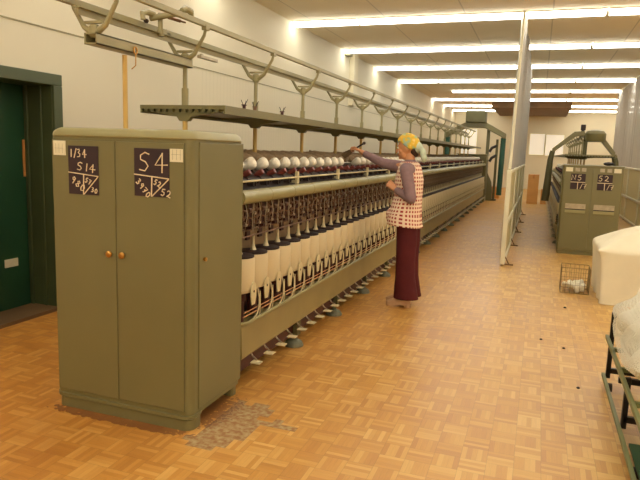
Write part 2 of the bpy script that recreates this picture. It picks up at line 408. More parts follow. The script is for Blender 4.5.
# far wall windows
wi = 0
for x0, x1, z0, z1 in ((-.50, .14, 1.60, 2.55), (.20, .96, 1.58, 2.52), (-3.6, -2.9, 1.5, 2.7)):
    wi += 1
    wr_ = tag(empty('window_%d' % wi, ((x0+x1)/2, Y1, z0)), kind='structure')
    hw = (x1-x0)/2
    MB().box((-hw, -.02, 0), (hw, -.012, z1-z0)).build('window_pane', M['windowlit'], wr_, 0)
    MB().box((-hw-.04, -.05, -.04), (-hw, 0, z1-z0+.04)).box((hw, -.05, -.04), (hw+.04, 0, z1-z0+.04)).box((-hw, -.05, -.04), (hw, 0, 0)).box((-hw, -.05, z1-z0), (hw, 0, z1-z0+.04)).build('window_frame', M['white'], wr_, 0)

# ceiling strip lights
ordn = ['nearest', 'second', 'third', 'fourth', 'fifth', 'sixth', 'seventh', 'farthest']
def strip(x0, x1, y, vis, tx):
    L_ = x1-x0; t = empty('ceiling_light', ((x0+x1)/2, y, H-.05))
    MB().box((-L_/2, -.10, .034), (L_/2, .10, .05)).build('housing', M['white'], t, 0)
    MB().prism([(-.085, .034), (-.070, -.022), (.070, -.022), (.085, .034)], 'x', -L_/2+.012, L_/2-.012).build('diffuser', M['diffuser'], t, 0)
    if vis: tag(t, 'lit ceiling strip in the %s visible row, %s' % (vis, tx), 'ceiling light', 'fluorescent strips in rows across the ceiling')
    else: tag(t, 'lit ceiling strip overhead in a row nearer than any in the photo', 'ceiling light', 'strips above and behind the viewer')
rows = [9.5, 12.2, 14.8, 17.5, 20.3, 23.3, 26.2, 28.9]
segs = [(XL+.03, -2.86, 'short one against the left wall'), (-2.84, .70, 'above the long machine and the aisle'), (.73, 3.10, 'right of the aisle above the second machine'), (3.13, 6.4, 'beyond the right-hand netting')]
for i, y in enumerate(rows):
    for j, (x0, x1, tx) in enumerate(segs):
        if i == 4 and j == 0: continue
        if i >= 6 and j == 1: x1 = -2.0; tx = 'beside the brown duct'
        strip(x0, x1, y, ordn[i], tx)
for y in (6.8, 4.1, 1.4, -1.3, -3.6):
    for x0, x1, tx in ((XL+.03, .70, ''), (.73, 6.4, '')): strip(x0, x1, y, None, '')
tag(MB().box((-1.9, 24.6, H-.22), (.95, 29.7, H-.001)).build('dim_ceiling_panel', M['panel'], None, 0), 'wide brown flat duct standing in for dim unlit ceiling at the far end', 'panel')  # flat brown box; its colour stands in for the unlit ceiling's dimness

# ------------------------------------------------------------------ writing strokes
G = {
 '0': [[(.5,1),(.15,.8),(.1,.35),(.4,0),(.8,.15),(.9,.65),(.5,1)]],
 '1': [[(.45,1),(.4,0)]],
 '2': [[(.1,.8),(.4,1),(.8,.8),(.7,.5),(.1,.05),(.5,.1),(.95,0)]],
 '3': [[(.1,.95),(.6,1),(.7,.8),(.35,.58),(.8,.4),(.7,.1),(.1,.05)]],
 '4': [[(.65,1),(.05,.35),(1.05,.38)],[(.62,.95),(.6,-.05)]],
 '5': [[(.85,1),(.3,.95),(.2,.6),(.7,.55),(.8,.25),(.5,0),(.1,.1)]],
 '7': [[(.05,.95),(.9,1),(.4,0)],[(.3,.5),(.8,.55)]],
 '8': [[(.5,.52),(.2,.8),(.5,1),(.8,.8),(.5,.52),(.1,.25),(.45,0),(.9,.25),(.5,.52)]],
 '9': [[(.8,.8),(.4,1),(.15,.75),(.4,.5),(.8,.7),(.75,.95),(.7,0)]],
 'S': [[(.9,.9),(.55,1),(.2,.85),(.2,.62),(.6,.5),(.8,.28),(.55,.02),(.1,.08)]],
 '/': [[(.8,1.1),(.2,-.1)]],
 'N': [[(.05,0),(.1,1),(.85,.05),(.9,1)]],
}
def write(mb, text, ox, oz, sz, ang=0, w=.7, r=.0028, y=-.004, gap=.25):
    ca, sa = math.cos(R_(ang)), math.sin(R_(ang)); adv = 0
    for ch in text:
        if ch in G:
            for st in G[ch]:
                pts = []
                for (px, pz) in st:
                    qx = (adv + px*w)*sz; qz = pz*sz
                    pts.append((ox + qx*ca - qz*sa, y, oz + qx*sa + qz*ca))
                mb.tube(pts, r, 5)
        adv += (w+gap) if ch not in '1/' else (w*.7+gap*.6)

# ------------------------------------------------------------------ control cabinets
def rrect(x0, x1, y0, y1, r, n=6):
    p = []
    for cx, cy, a0 in ((x1-r, y1-r, 0), (x0+r, y1-r, 90), (x0+r, y0+r, 180), (x1-r, y0+r, 270)):
        for i in range(n+1):
            t = R_(a0 + 90*i/n); p.append((cx + r*math.cos(t), cy + r*math.sin(t)))
    return p
def levels(mb, spec):
    """stack of rounded rectangles: list of (x0,x1,y0,y1,r,z)"""
    vs = []; n = None
    for x0, x1, y0, y1, r, z in spec:
        p = rrect(x0, x1, y0, y1, r); n = len(p); vs += [(a, b, z) for a, b in p]
    fs = []
    for i in range(len(spec)-1):
        for k in range(n): fs.append((i*n+k, i*n+(k+1) % n, (i+1)*n+(k+1) % n, (i+1)*n+k))
    m = (len(spec)-1)*n
    fs += [tuple(range(n))[::-1], tuple(range(m, m+n))]
    return mb.add(vs, fs)
# near cabinet, local origin at its front left floor corner
W, D = .877, .57
cab = empty('control_cabinet', (-2.497, 2.622, 0), label='tall olive green two-door metal control cabinet with chalked blackboards', cat='cabinet')
b = MB(); levels(b, [(-.014, W, 0, D, .045, .072), (-.006, W, 0, D, .045, 1.535)])
b.build('body', M['olive'], cab, 30)
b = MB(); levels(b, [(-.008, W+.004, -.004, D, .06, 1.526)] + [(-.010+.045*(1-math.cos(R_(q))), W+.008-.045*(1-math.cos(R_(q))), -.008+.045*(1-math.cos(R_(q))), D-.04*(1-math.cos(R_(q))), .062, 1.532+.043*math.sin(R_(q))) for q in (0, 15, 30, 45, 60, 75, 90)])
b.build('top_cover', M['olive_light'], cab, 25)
b = MB(); levels(b, [(-.004, W+.004, -.004, .13, .055, 0), (-.004, W+.004, -.004, .13, .055, .056), (-.004, W+.002, .002, .13, .05, .058), (-.016, W+.008, -.012, .14, .06, .064), (-.016, W+.008, -.012, .14, .06, .082)])
levels(b, [(.0, W-.02, D-.07, D-.01, .02, 0), (.0, W-.02, D-.07, D-.01, .02, .073)])
b.build('plinth', M['olive'], cab, 30)
for x0, x1 in ((.018, .425), (.431, W-.038)):
    dr = MB().box((x0, -.008, .108), (x1, .004, 1.508)).build('door', M['olive'], cab, 0, .003)
    MB().box((x0-.0028, -.0035, .1052), (x1+.0028, .003, 1.5108)).build('door_gap_shade', M['olive_dark'], cab, 0)  # dark strip standing in for the shadow in the gap round the door
    s = 1 if x0 < .2 else -1; kx = x1-.036 if x0 < .2 else x0+.040
    kb = MB().lathe([(.010, 0), (.010, .006), (.017, .010), (.018, .018), (.012, .024), (.001, .026)], 14, Matrix.Translation((kx, -.008, .915)) @ Matrix.Rotation(R_(90), 4, 'X'))
    tag(kb.build('knob', M['brass'], dr), label='small round brass knob')
MB().box((W-.004, .072, .097), (W+.0025, D-.012, 1.518)).build('panel_gap_shade', M['olive_dark'], cab, 0)  # dark rim painted as the shaded gap around the side panel
MB().box((W-.004, .075, .10), (W+.005, D-.015, 1.515)).build('side_panel', M['olive'], cab, 0, .003)
MB().lathe([(.009, 0), (.012, .006), (.011, .014), (.001, .018)], 12, Matrix.Translation((W+.006, .118, .912)) @ Matrix.Rotation(R_(90), 4, 'Y')).build('side_lock', M['brass'], cab)
def board(parent, x0, x1, z0, z1, texts, ysurf=-.008, r=.0028, mid=.42):
    bd = MB().box((x0, ysurf-.003, z0), (x1, ysurf, z1)).build('blackboard', M['board'], parent, 0)
    c = MB(); yc = ysurf-.004; zm = z0 + (z1-z0)*mid; xm = (x0+x1)/2 + .003
    c.tube([(x0, yc, zm+.008), (x1, yc, zm-.008)], r, 5).tube([(xm, yc, zm), (xm-.004, yc, z0)], r, 5).tube([(x1-.002, yc, zm-.01), (xm, yc, z0+.002)], r, 5)
    for t in texts: write(c, *t, y=yc, r=r)
    c.build('chalk_writing', M['chalk'], bd, 0)
board(cab, .129, .324, 1.222, 1.478, [('1/34', .140, 1.418, .042, 0, .6), ('S14', .184, 1.352, .042, -6, .9), ('980', .140, 1.290, .036, -34, .75), ('57', .235, 1.290, .026, -25, .6), ('30', .274, 1.240, .024, -15, .7)], r=.0029)
board(cab, .549, .757, 1.235, 1.478, [('S4', .574, 1.362, .095, 0, .78), ('3970', .557, 1.305, .030, -48, .7), ('52', .664, 1.300, .028, -25, .6), ('52', .706, 1.246, .034, -12, .75)], r=.0034)
sg = [MB().box((.032, -.012, 1.425), (.112, -.008, 1.502)).build('paper_label', M['paper'], cab, 0), MB().box((.762, -.012, 1.415), (.836, -.008, 1.480)).build('paper_label', M['paper'], cab, 0)]
gl = MB()
for x0, z0 in ((.042, 1.435), (.772, 1.425)):
    for k in range(3): gl.box((x0+.006+.022*k, -.0128, z0), (x0+.0075+.022*k, -.012, z0+.052))
    gl.box((x0, -.0128, z0+.026), (x0+.055, -.012, z0+.0275))
gl.build('label_print', M['rail'], sg[0], 0)

# right cabinet
W2, D2, H2 = .85, .62, 1.40
cab2 = empty('control_cabinet', (.362, 10.20, 0), label='olive metal cabinet with recessed vent grips at the end of the right-hand machine', cat='cabinet')
b = MB(); levels(b, [(.012, W2-.012, .02, D2, .02, 0), (.012, W2-.012, .02, D2, .02, .06), (0, W2, 0, D2, .03, .065), (0, W2, 0, D2, .03, H2-.03), (-.006, W2+.006, -.008, D2, .035, H2-.025), (-.006, W2+.006, -.008, D2, .035, H2-.008), (.01, W2-.01, .01, D2-.01, .03, H2)])
b.build('body', M['olive'], cab2, 30)
for x0, x1 in ((.02, .422), (.428, W2-.02)):
    dr = MB().box((x0, -.008, .10), (x1, .004, H2-.05)).build('door', M['olive'], cab2, 0, .003)
    MB().prism([(-.012, .705), (-.024, .70), (-.024, .66), (-.012, .652)], 'x', x0+.05, x1-.06).build('grip_lip', M['olive_light'], dr, 0)
    MB().box((x0+.05, -.0125, .675), (x1-.06, -.0085, .72)).build('vent_slot', M['dark'], dr, 0)
    MB().box((x0+.05, -.011, .72), (x1-.06, -.0085, .80)).build('vent_plate', M['steel'], dr, 0)
for (x0, x1, z0, z1) in ((.115, .325, 1.14, 1.265), (.495, .705, 1.14, 1.265)):
    bd = MB().box((x0, -.012, z0-.115), (x1, -.0085, z1)).build('blackboard', M['board'], cab2, 0)
    c = MB().box((x0, -.0135, z0-.010), (x1, -.012, z0+.0)).box((x0+.10, -.0135, z0-.115), (x0+.11, -.012, z0))
    write(c, 'N5' if x0 < .2 else '52', x0+.01, z0+.025, .08, 0, .8, .005, -.0135); write(c, '/7', x0+.13, z0-.10, .07, 0, .8, .004, -.0135)
    c.build('chalk_writing', M['chalk'], bd, 0)
for x0 in (.035, W2-.135): MB().box((x0, -.012, 1.295), (x0+.10, -.0085, 1.36)).build('paper_label', M['paper'], cab2, 0)
for x0 in (.17, .26, .52, .62): MB().box((x0, -.013, 1.30), (x0+.065, -.0085, 1.355)).build('dial_plate', M['steel'], cab2, 0).name = 'dial_plate'

# ------------------------------------------------------------------ twisting machines
P = .1955
def machine(loc, rz, n, label, sz=1.):
    root = empty('twisting_machine', loc, rz, label=label, cat='textile machine'); root.scale = (1, 1, sz)
    L_ = n*P + .16; pk = .975
    # bases and panels, local x is outwards from the centre line
    fr = MB()
    fr.box((-.17, 0, .12), (.17, L_, .50)).box((-.16, 0, .50), (.16, L_, 1.18))
    fr.build('inner_frame', M['dark'], root, 0)
    b = MB()
    for s in (1, -1):
        b.prism([(s*.435, .208), (s*.440, .218), (s*.432, .405), (s*.425, .418), (s*.26, .400), (s*.26, .380), (s*.405, .385), (s*.41, .222), (s*.39, .208)], 'y', 0, L_)
    b.build('spindle_beam', M['beam'], root, 0)
    MB().tube([(.425, -.0, .432), (.455, .05, .434), (.455, .12, .436), (.455, L_-.05, .436)], .010, 8).build('hand_pipe', M['olive_light'], root)
    MB().tube([(.445, .0, .478), (.445, L_, .478)], .004, 6).tube([(.450, .0, .505), (.450, L_, .505)], .003, 6).build('guard_wire', M['copper'], root)
    MB().box((.17, 0, .40), (.19, L_, .60)).box((-.19, 0, .40), (-.17, L_, .60)).box((.36, 0, .09), (.38, L_, .24)).box((-.38, 0, .09), (-.36, L_, .24)).build('kick_plate', M['maroon'], root, 0)
    MB().box((.19, 0, .60), (.20, L_, .95)).box((-.20, 0, .60), (-.19, L_, .95)).build('back_panel', M['tan_panel'], root, 0)
    MB().box((.16, 0, .99), (.27, L_, 1.02)).box((-.27, 0, .99), (-.16, L_, 1.02)).box((.16, 0, 1.02), (.20, L_, 1.24)).box((-.20, 0, 1.02), (-.16, L_, 1.24)).build('guide_beam', M['dark'], root, 0)
    for s in (1, -1):
        t = MB().tube([(s*.405, 0, 1.201), (s*.405, L_, 1.201)], .043, 20)
        y = .4
        while y < L_-.2 and s > 0:
            t.lathe([(.0435, -.004), (.045, 0), (.0435, .004)], 20, Matrix.Translation((s*.405, y, 1.201)) @ Matrix.Rotation(R_(90), 4, 'X')); y += .39
        t.build('cover_tube', M['olive_light'], root)
        MB().tube([(s*.375, 0, 1.292), (s*.375, L_, 1.292)], .0065, 8).build('thread_rail', M['cream'], root)
    MB().tube([(.37, 0, .945), (.37, L_, .945)], .005, 6).tube([(.33, 0, 1.10), (.33, L_, 1.10)], .006, 6).build('guide_rail', M['bronze'], root)
    MB().prism([(.16, 1.18), (.34, 1.20), (.30, 1.30), (.13, 1.355), (-.13, 1.355), (-.30, 1.30), (-.34, 1.20), (-.16, 1.18)], 'y', 0, L_).build('top_bed', M['dark'], root, 0)
    # spindles
    y = P*.5
    prot = None
    for k in range(n):
        yy = .02 + P*(k+.5)
        if prot is None:
            g = lambda nm, mb, mm, pa=None, sm=35: mb.build(nm, M[mm], pa or root, sm)
            pot = g('spindle_pot', MB().lathe([(.060, .600), (.088, .612), (.0965, .635), (.0965, .817), (.094, .825)], 24, Matrix.Translation((.352, 0, 0))), 'pot')
            g('pot_lid', MB().lathe([(.088, .825), (.093, .828), (.093, .836), (.086, .841), (.03, .843)], 24, Matrix.Translation((.352, 0, 0))), 'lid', pot)
            g('spindle_tip', MB().lathe([(.022, .842), (.018, .850), (.012, .866), (.0092, .885), (.0075, .93), (.0085, .942), (.003, .946)], 12, Matrix.Translation((.352, 0, 0))), 'cream', pot)
            g('spindle_whorl', MB().lathe([(.024, .40), (.034, .405), (.034, .54), (.045, .55), (.045, .600)], 16, Matrix.Translation((.35, 0, 0))), 'maroon', pot)
            tb = MB().prism([(-.022, .535), (.018, .535), (.034, .585), (.037, .63), (.030, .655), (.016, .670), (0, .675), (-.016, .670), (-.030, .655), (-.037, .63), (-.034, .585)], 'x', .4495, .457)
            q = g('pot_tongue', tb, 'cream', pot, 0)
            g('peg_hole', MB().cyl((.456, 0, .618), (.4585, 0, .618), .008, n=10), 'dark', q)
            g('divider_wire', MB().tube([(.43, .095, .64), (.45, .095, .56), (.452, .088, .50), (.45, .060, .455), (.43, .02, .42)], .005, 6).tube([(.452, .10, .60), (.455, .102, .48), (.445, .102, .43)], .0035, 6), 'cream', pot)
            me = MB()
            me.cyl((.31, 0, 1.0), (.31, 0, 1.17), .006, n=6).cyl((.35, .05, 1.02), (.35, .05, 1.18), .0045, n=6)
            me.tube([(.30, -.05, 1.06), (.35, -.03, 1.05), (.39, 0, 1.07), (.38, .03, 1.10), (.35, .02, 1.12)], .0045, 6)
            me.tube([(.33, 0, 1.02), (.37, -.01, 1.012), (.385, .0, 1.02), (.37, .012, 1.022), (.352, .0, 1.02)], .0035, 6)
            me.cyl((.34, -.06, 1.10), (.34, -.02, 1.10), .016, n=10).cyl((.345, .035, 1.055), (.345, .06, 1.055), .013, n=10)
            me.box((.30, -.085, 1.05), (.315, -.078, 1.16)).box((.30, .075, 1.00), (.34, .079, 1.03))
            me.tube([(.27, -.08, .99), (.33, -.07, .97), (.38, -.05, .985), (.39, -.02, 1.0), (.36, .0, .99)], .004, 6)
            me.tube([(.30, .06, 1.16), (.34, .065, 1.11), (.33, .05, 1.06), (.37, .04, 1.03), (.36, .06, .99), (.31, .07, .97)], .004, 6)
            g('thread_guide', me, 'bronze', pot)
            sd_ = MB().cyl((.36, -.012, 1.085), (.372, -.012, 1.085), .011, n=10).cyl((.37, .04, 1.02), (.382, .04, 1.02), .009, n=10).tube([(.385, -.075, 1.15), (.375, -.07, 1.05), (.38, -.065, .97)], .003, 5).tube([(.35, .075, 1.16), (.37, .07, 1.08), (.352, .06, .96)], .003, 5).cyl((.355, 0, .985), (.355, 0, 1.16), .0022, n=5)
            g('tension_disc', sd_, 'steel', pot)
            dk_ = MB().box((.215, -.07, .955), (.27, -.01, 1.17)).box((.22, .03, .985), (.30, .06, 1.17)).box((.20, -.02, .87), (.215, .035, .96))
            g('guide_block', dk_, 'maroon', pot, 0)
            pl = MB().box((.455, -.035, .176), (.52, .035, .184), Matrix.Translation((.0, 0, -.0)))
            lev = MB().tube([(.40, .04, .235), (.415, .055, .20), (.43, .055, .178), (.455, .045, .168), (.475, .02, .172)], .006, 6)
            ped = MB().prism([(-.027, .160), (.027, .160), (.027, .167), (-.027, .167)], 'x', .452, .515).build('brake_pedal', M['cream'], root, 0)
            pe = lev.build('pedal_lever', M['steel'], ped)
            cr = MB().tube([(.31, .0, 1.24), (.30, .0, 1.30), (.26, .0, 1.325), (.225, .01, 1.35)], .008, 6).box((.29, -.03, 1.255), (.36, -.015, 1.292)).box((.29, .02, 1.255), (.355, .03, 1.29)).tube([(.375, .04, 1.292), (.34, .05, 1.27), (.31, .05, 1.24)], .006, 6)
            cra = cr.build('package_arm', M['dark'], root)
            MB().lathe([(.016, -.035), (.020, -.03), (.020, .03), (.016, .035)], 12, Matrix.Translation((.285, .01, 1.328)) @ Matrix.Rotation(R_(60), 4, 'Y')).build('drive_roller', M['red'], cra)
            prot = (pot, ped, cra)
            for o in prot: o.location = (0, yy, 0)
        else:
            for o in prot: dup(o, root, (0, yy, 0))
    # feet, brackets each bay
    y = .975; first = None
    k = 0
    while y < L_:
        if first is None:
            ft = MB().lathe([(.075, 0), (.075, .012), (.062, .034), (.035, .052), (.018, .056), (.018, .10)], 18, Matrix.Translation((.385, 0, 0))).build('foot', M['grey_rubber'], root)
            MB().box((.385, -.03, .09), (.425, .03, .215)).build('foot_bracket', M['olive_dark'], ft, 0)
            MB().box((-.425, -.03, .09), (-.385, .03, .215)).build('foot_bracket', M['olive_dark'], ft, 0)
            MB().lathe([(.075, 0), (.075, .012), (.062, .034), (.035, .052), (.018, .056), (.018, .10)], 18, Matrix.Translation((-.385, 0, 0))).build('far_pad', M['grey_rubber'], ft)
            br = MB().box((.365, -.016, 1.245), (.385, .016, 1.335)).box((.30, -.012, 1.25), (.37, .012, 1.27)).build('rail_bracket', M['cream'], root, 0)
            first = (ft, br)
            for o in first: o.location = (0, y+.01, 0)
        else:
            for o in first: dup(o, root, (0, y+.01, 0))
        y += pk
    y = .25; cp = None
    while y < L_:
        if cp is None:
            cp = MB().box((.30, -.007, .425), (.452, .007, .440)).box((.44, -.007, .43), (.452, .007, .482)).build('pipe_clip', M['olive_dark'], root, 0, loc=(0, y, 0))
        else: dup(cp, root, (0, y, 0))
        y += P*2
    return root, L_
m1, L1 = machine((-2.057, 3.20, 0), 0, 86, 'long olive twisting machine with a row of cream spindle pots on the left')
m2, L2 = machine((.785, 20.2, 0), math.pi, 47, 'second twisting machine, running away behind the right-hand cabinet', .9)
hs = empty('headstock', (-2.057, 3.20+L1, 0), label='upright dark olive end housing closing the far end of the left machine', cat='machine housing')
MB().box((-.46, .01, 0), (.46, .70, 1.50)).build('housing', M['olive'], hs, 0, .02)
MB().box((-.50, -.02, 1.50), (.50, .74, 1.53)).build('top_plate', M['olive_light'], hs, 0, .005)
MB().box((.455, .10, .2), (.47, .60, 1.35)).build('access_door', M['olive_dark'], hs, 0, .005)

# overhead rack: posts, shelf, forks, rails
def rack(loc, rz, L_, n, hw, label, sz=1., beam=False, p0=.06):
    root = empty('overhead_rack', loc, rz, label=label, cat='rack'); root.scale = (1, 1, sz)
    sh = MB().box((-hw, .02, 1.715), (hw, L_, 1.738))
    sh.box((hw-.012, .021, 1.690), (hw-.001, L_-.001, 1.7149)).box((-hw+.001, .021, 1.690), (-hw+.012, L_-.001, 1.7149))
    sh.build('shelf_board', M['olive'], root, 0)
    tt = MB(); k = 0
    while -hw+.03+k*.045 < hw-.03:
        x = -hw+.03+k*.045; tt.box((x, .022, 1.698), (x+.022, .07, 1.7148)); k += 1
    tt.build('shelf_teeth', M['olive_dark'], root, 0)
    first = None
    for k in range(n):
        if first is None:
            p = MB().cyl((0, 0, 1.40), (0, 0, 2.04), .014, n=12).cyl((0, 0, 1.739), (0, 0, 1.84), .021, n=12).build('post', M['rail'], root)
            MB().lathe([(.05, 1.362), (.05, 1.385), (.035, 1.405), (.018, 1.42), (.0155, 1.43), (.0155, 1.644)], 14).build('post_sleeve', M['yellow'], p)
            MB().prism([(-hw+.02, 1.7145), (hw-.02, 1.7145), (hw-.02, 1.705), (.05, 1.672), (.03, 1.645), (-.03, 1.645), (-.05, 1.672), (-hw+.02, 1.705)], 'y', -.018, .018).build('shelf_bracket', M['olive'], p, 0)
            f = MB()
            f.tube([(-.137, 0, 2.185), (-.118, 0, 2.125), (-.058, 0, 2.035), (-.015, 0, 2.010), (.015, 0, 2.010), (.065, 0, 2.040), (.130, 0, 2.145), (.140, 0, 2.180)], [.009, .010, .013, .018, .018, .013, .010, .009], 10)
            f.box((-.05, -.012, 2.050), (.055, .012, 2.062)).lathe([(.018, 1.985), (.026, 1.995), (.026, 2.035), (.018, 2.045)], 12)
            f.build('fork', M['rail'], p)
            MB().box((.124, -.022, 2.172), (.156, .022, 2.205)).build('rail_clamp', M['rail'], p, 0, .004)
            MB().box((-.142, -.022, 2.140), (-.112, .022, 2.170)).build('rail_clamp', M['rail'], p, 0, .004)
            p.location = (0, p0, 0); first = p
        else: dup(first, root, (0, p0 + k*.975, 0))
    y0 = -1.9 if beam else -.1
    y1 = p0 + (n-1)*.975 + .5
    if not beam: y0 = p0 - .3
    MB().box((.128, y0, 2.190), (.152, y1, 2.222)).build('track_rail', M['rail'], root, 0, .004)
    MB().box((-.140, y0, 2.150), (-.112, y1, 2.182)).build('track_rail', M['rail'], root, 0, .004)
    MB().box((-.065, y0+(1.12 if beam else .1), 2.098), (-.057, y1, 2.128)).box((-.085, y0+(1.12 if beam else .1), 2.128), (-.04, y1, 2.134)).build('power_rail', M['rail'], root, 0)
    if beam:
        bm = MB(); x0, x1, z0, z1, ya, yb, th = -.036, .036, 1.961, 2.014, -.765, .085, .006
        bm.box((x0, ya, z0), (x1, yb, z0+th)).box((x0, ya, z1-th), (x1, yb, z1)).box((x0, ya, z0), (x0+th, yb, z1)).box((x1-th, ya, z0), (x1, yb, z1)).box((x0+th, ya+.12, z0+th), (x1-th, ya+.13, z1-th))
        bm.build('box_beam', M['rail'], root, 0)
        f = bpy.data.objects[[c.name for c in first.children if c.name.startswith('fork')][0]]
        f2 = dup(f, root, (0, -.735, .01)); f2.name = 'beam_fork'
        MB().box((.124, -.757, 2.182), (.156, -.713, 2.215)).build('beam_clamp', M['rail'], root, 0, .004)
    return root
rk = rack((-2.057, 3.20, 0), 0, 16.6, 17, .297, 'olive overhead rack of posts, long shelf and forked twin rails above left machine', 1., True)
rk2 = rack((.785, 11.0, 0), 0, 9.0, 8, .40, 'overhead rack with forked posts above the right-hand machine', .9, False, 1.45)

# yellow hanging pole with its ring
hp = empty('hanging_pole', (-2.057, 2.69, 1.60), label='thin ochre pole hanging from the hollow beam down behind the cabinet', cat='pole')
MB().cyl((0, 0, -.06), (0, 0, .348), .0125, n=10).build('pole_rod', M['yellow'], hp)
MB().tube([(.044+.0, .014*math.cos(t*math.pi/6)+.03, .375+.018*math.sin(t*math.pi/6)) for t in range(13)], .004, 6).tube([(.046, .03, .357), (.046, .028, .30), (.03, .015, .28)], .003, 6).build('ring_hook', M['brass'], hp)

# small trolley carriage sitting on the rails
cg = empty('rail_carriage', (-2.057, 3.06, 2.19), label='small cast carriage with arm and crank sitting on the overhead rails', cat='carriage')
c = MB().cyl((-.12, 0, .025), (.15, .0, .055), .020, n=12).cyl((-.06, .03, -.09), (-.06, .03, .06), .018, n=12).cyl((-.06, .03, -.09), (-.06, .03, -.05), .026, n=12)
c.tube([(-.12, -.10, .0), (-.125, -.10, .04), (-.115, -.05, .055), (-.09, .0, .045)], [.018, .02, .02, .02], 10)
c.tube([(.145, -.04, .055), (.15, .0, .075), (.15, .08, .07), (.145, .10, .045)], [.018, .022, .022, .018], 10)
cg.scale = (.85, .7, .85)
c.build('casting', M['rail'], cg)
MB().cyl((.0, .03, .03), (.06, .10, .015), .010, n=10).cyl((.04, .08, .02), (.085, .13, .01), .006, n=8).build('crank', M['bronze'], cg)
MB().cyl((.14, -.012, .035), (.14, .012, .035), .014, n=14).cyl((-.126, -.062, -.0), (-.126, -.038, -.0), .014, n=14).build('wheel', M['dark'], cg)
mg = empty('rail_carriage', (-2.057, 3.62, 2.06), label='small grey bracket clipped under the rails beyond the first post', cat='bracket')
MB().box((-.075, -.10, -.0), (-.045, .12, .02)).box((-.07, -.08, .02), (-.05, -.06, .028)).build('clip_bar', M['steel'], mg, 0, .003)

# bobbins left on the shelf
for i, (px, py, lb) in enumerate(((-1.83, 3.60, 'tiny reddish bobbin with pins on the shelf, nearest of three'), (-1.83, 3.76, 'tiny cream and brown bobbin on the shelf, middle of three'), (-1.83, 4.22, 'tiny reddish bobbin with pins on the shelf, farthest of three'))):
    t = empty('thread_spool', (px, py, 1.738), label=lb, cat='spool', group='small spools left on the long shelf')
    MB().lathe([(.020, 0), (.020, .006), (.011, .01), (.011, .026), (.018, .03), (.018, .034)], 12).build('spool_core', M['bronze'] if i == 1 else M['maroon'], t)
    MB().cyl((.006, 0, .03), (.024, .004, .068), .002, n=5).cyl((-.006, 0, .03), (-.020, -.004, .064), .002, n=5).cyl((0, .005, .03), (.004, .02, .060), .002, n=5).build('pin', M['dark'], t)

# ------------------------------------------------------------------ yarn packages (left machine)
prot = None
for k in range(86):
    y = 3.22 + P*(k+.5)
    if 12.4 < k+0 < 14.4: continue
    lab = 'white yarn package on the red arms along the top of the left machine'
    if prot is None:
        # axis leaning: rounded face towards the aisle and up
        mt = Matrix.Rotation(R_(62), 4, 'Y')
        prot = MB().lathe([(.012, -.070), (.022, -.065), (.036, -.03), (.043, .0), (.042, .016), (.034, .030), (.018, .037), (.004, .039)], 20, mt).build('yarn_package', M['yarn'], None, 60, loc=(-1.828, y, 1.392))
        tag(prot, lab, 'yarn package', 'white yarn packages in a row on the long machine'); continue
    o = prot.copy(); COL.objects.link(o); o.location = (-1.828+random.uniform(-.004, .004), y, 1.392+random.uniform(-.003, .003))
    s = random.uniform(.95, 1.05); o.scale = (s, s, s)
prot = None
for k in range(86):
    y = 3.24 + P*(k+.5)
    if prot is None:
        mt = Matrix.Rotation(R_(-74), 4, 'Y')
        prot = MB().lathe([(.012, -.11), (.034, -.10), (.040, -.05), (.034, .05), (.024, .10), (.012, .12), (.010, .15), (.002, .152)], 16, mt).build('yarn_bobbin', M['greyyarn'], None, 50, loc=(-2.03, y, 1.43))
        tag(prot, 'grey brown yarn bobbin lying aslant behind the white packages', 'yarn bobbin', 'grey brown bobbins along the top of the long machine'); continue
    o = prot.copy(); COL.objects.link(o); o.location = (-2.03+random.uniform(-.01, .01), y, 1.43+random.uniform(-.004, .006))
    o.rotation_euler = (random.uniform(-.12, .12), random.uniform(-.06, .06), random.uniform(-.15, .15))
prot = None
for k in range(47):
    y = 10.98 + P*(k+.5)
    if prot is None:
        prot = MB().lathe([(.012, -.070), (.022, -.065), (.036, -.03), (.043, .0), (.042, .016), (.034, .030), (.018, .037), (.004, .039)], 16, Matrix.Rotation(R_(-62), 4, 'Y')).build('yarn_package', M['yarn'], None, 60, loc=(.556, y, 1.262))
        tag(prot, 'white yarn package in the row along the top of the right-hand machine', 'yarn package', 'white yarn packages on the right-hand machine'); continue
    o = prot.copy(); COL.objects.link(o); o.location = (.556, y, 1.262)

# ------------------------------------------------------------------ travelling cleaners
def rib_hose(p0, p1, r0, r1, k=22):
    p0 = Vector(p0); p1 = Vector(p1); mb = MB()
    pts = []; rr = []
    for i in range(k*2+1):
        t = i/(k*2); pts.append(p0.lerp(p1, t)); rr.append((r0+(r1-r0)*t)*(1 if i % 2 else .93))
    return mb.tube(pts, rr, 14)
c1 = empty('travelling_cleaner', (-2.10, 21.15, 0), label='olive blower unit with gabled arms riding above the far end of left machine', cat='blower')
c1.scale = (1.04, 1, 1.04)
MB().box((-.31, -.3, 2.46), (.31, .3, 2.83)).build('fan_box', M['olive_dark'], c1, 0, .03)
MB().prism([(-.32, 2.47), (.34, 2.47), (.96, 2.13), (.96, 1.98), (.86, 1.98), (.80, 2.04), (.28, 2.30), (-.28, 2.30), (-.80, 2.04), (-.86, 1.98), (-.96, 1.98), (-.96, 2.13)], 'y', -.16, .16).build('gable_arm', M['olive'], c1, 0, .02)
rib_hose((.88, 0, 2.0), (.86, 0, .18), .085, .085).build('suction_hose', M['hose'], c1)
rib_hose((-.88, 0, 2.0), (-.86, 0, .18), .085, .085).build('suction_hose', M['hose'], c1)
MB().cyl((.70, -.02, 1.95), (.70, -.02, .05), .04, n=12).cyl((.70, -.02, .0), (.70, -.02, .05), .09, n=14).build('nozzle_pipe', M['olive_dark'], c1)
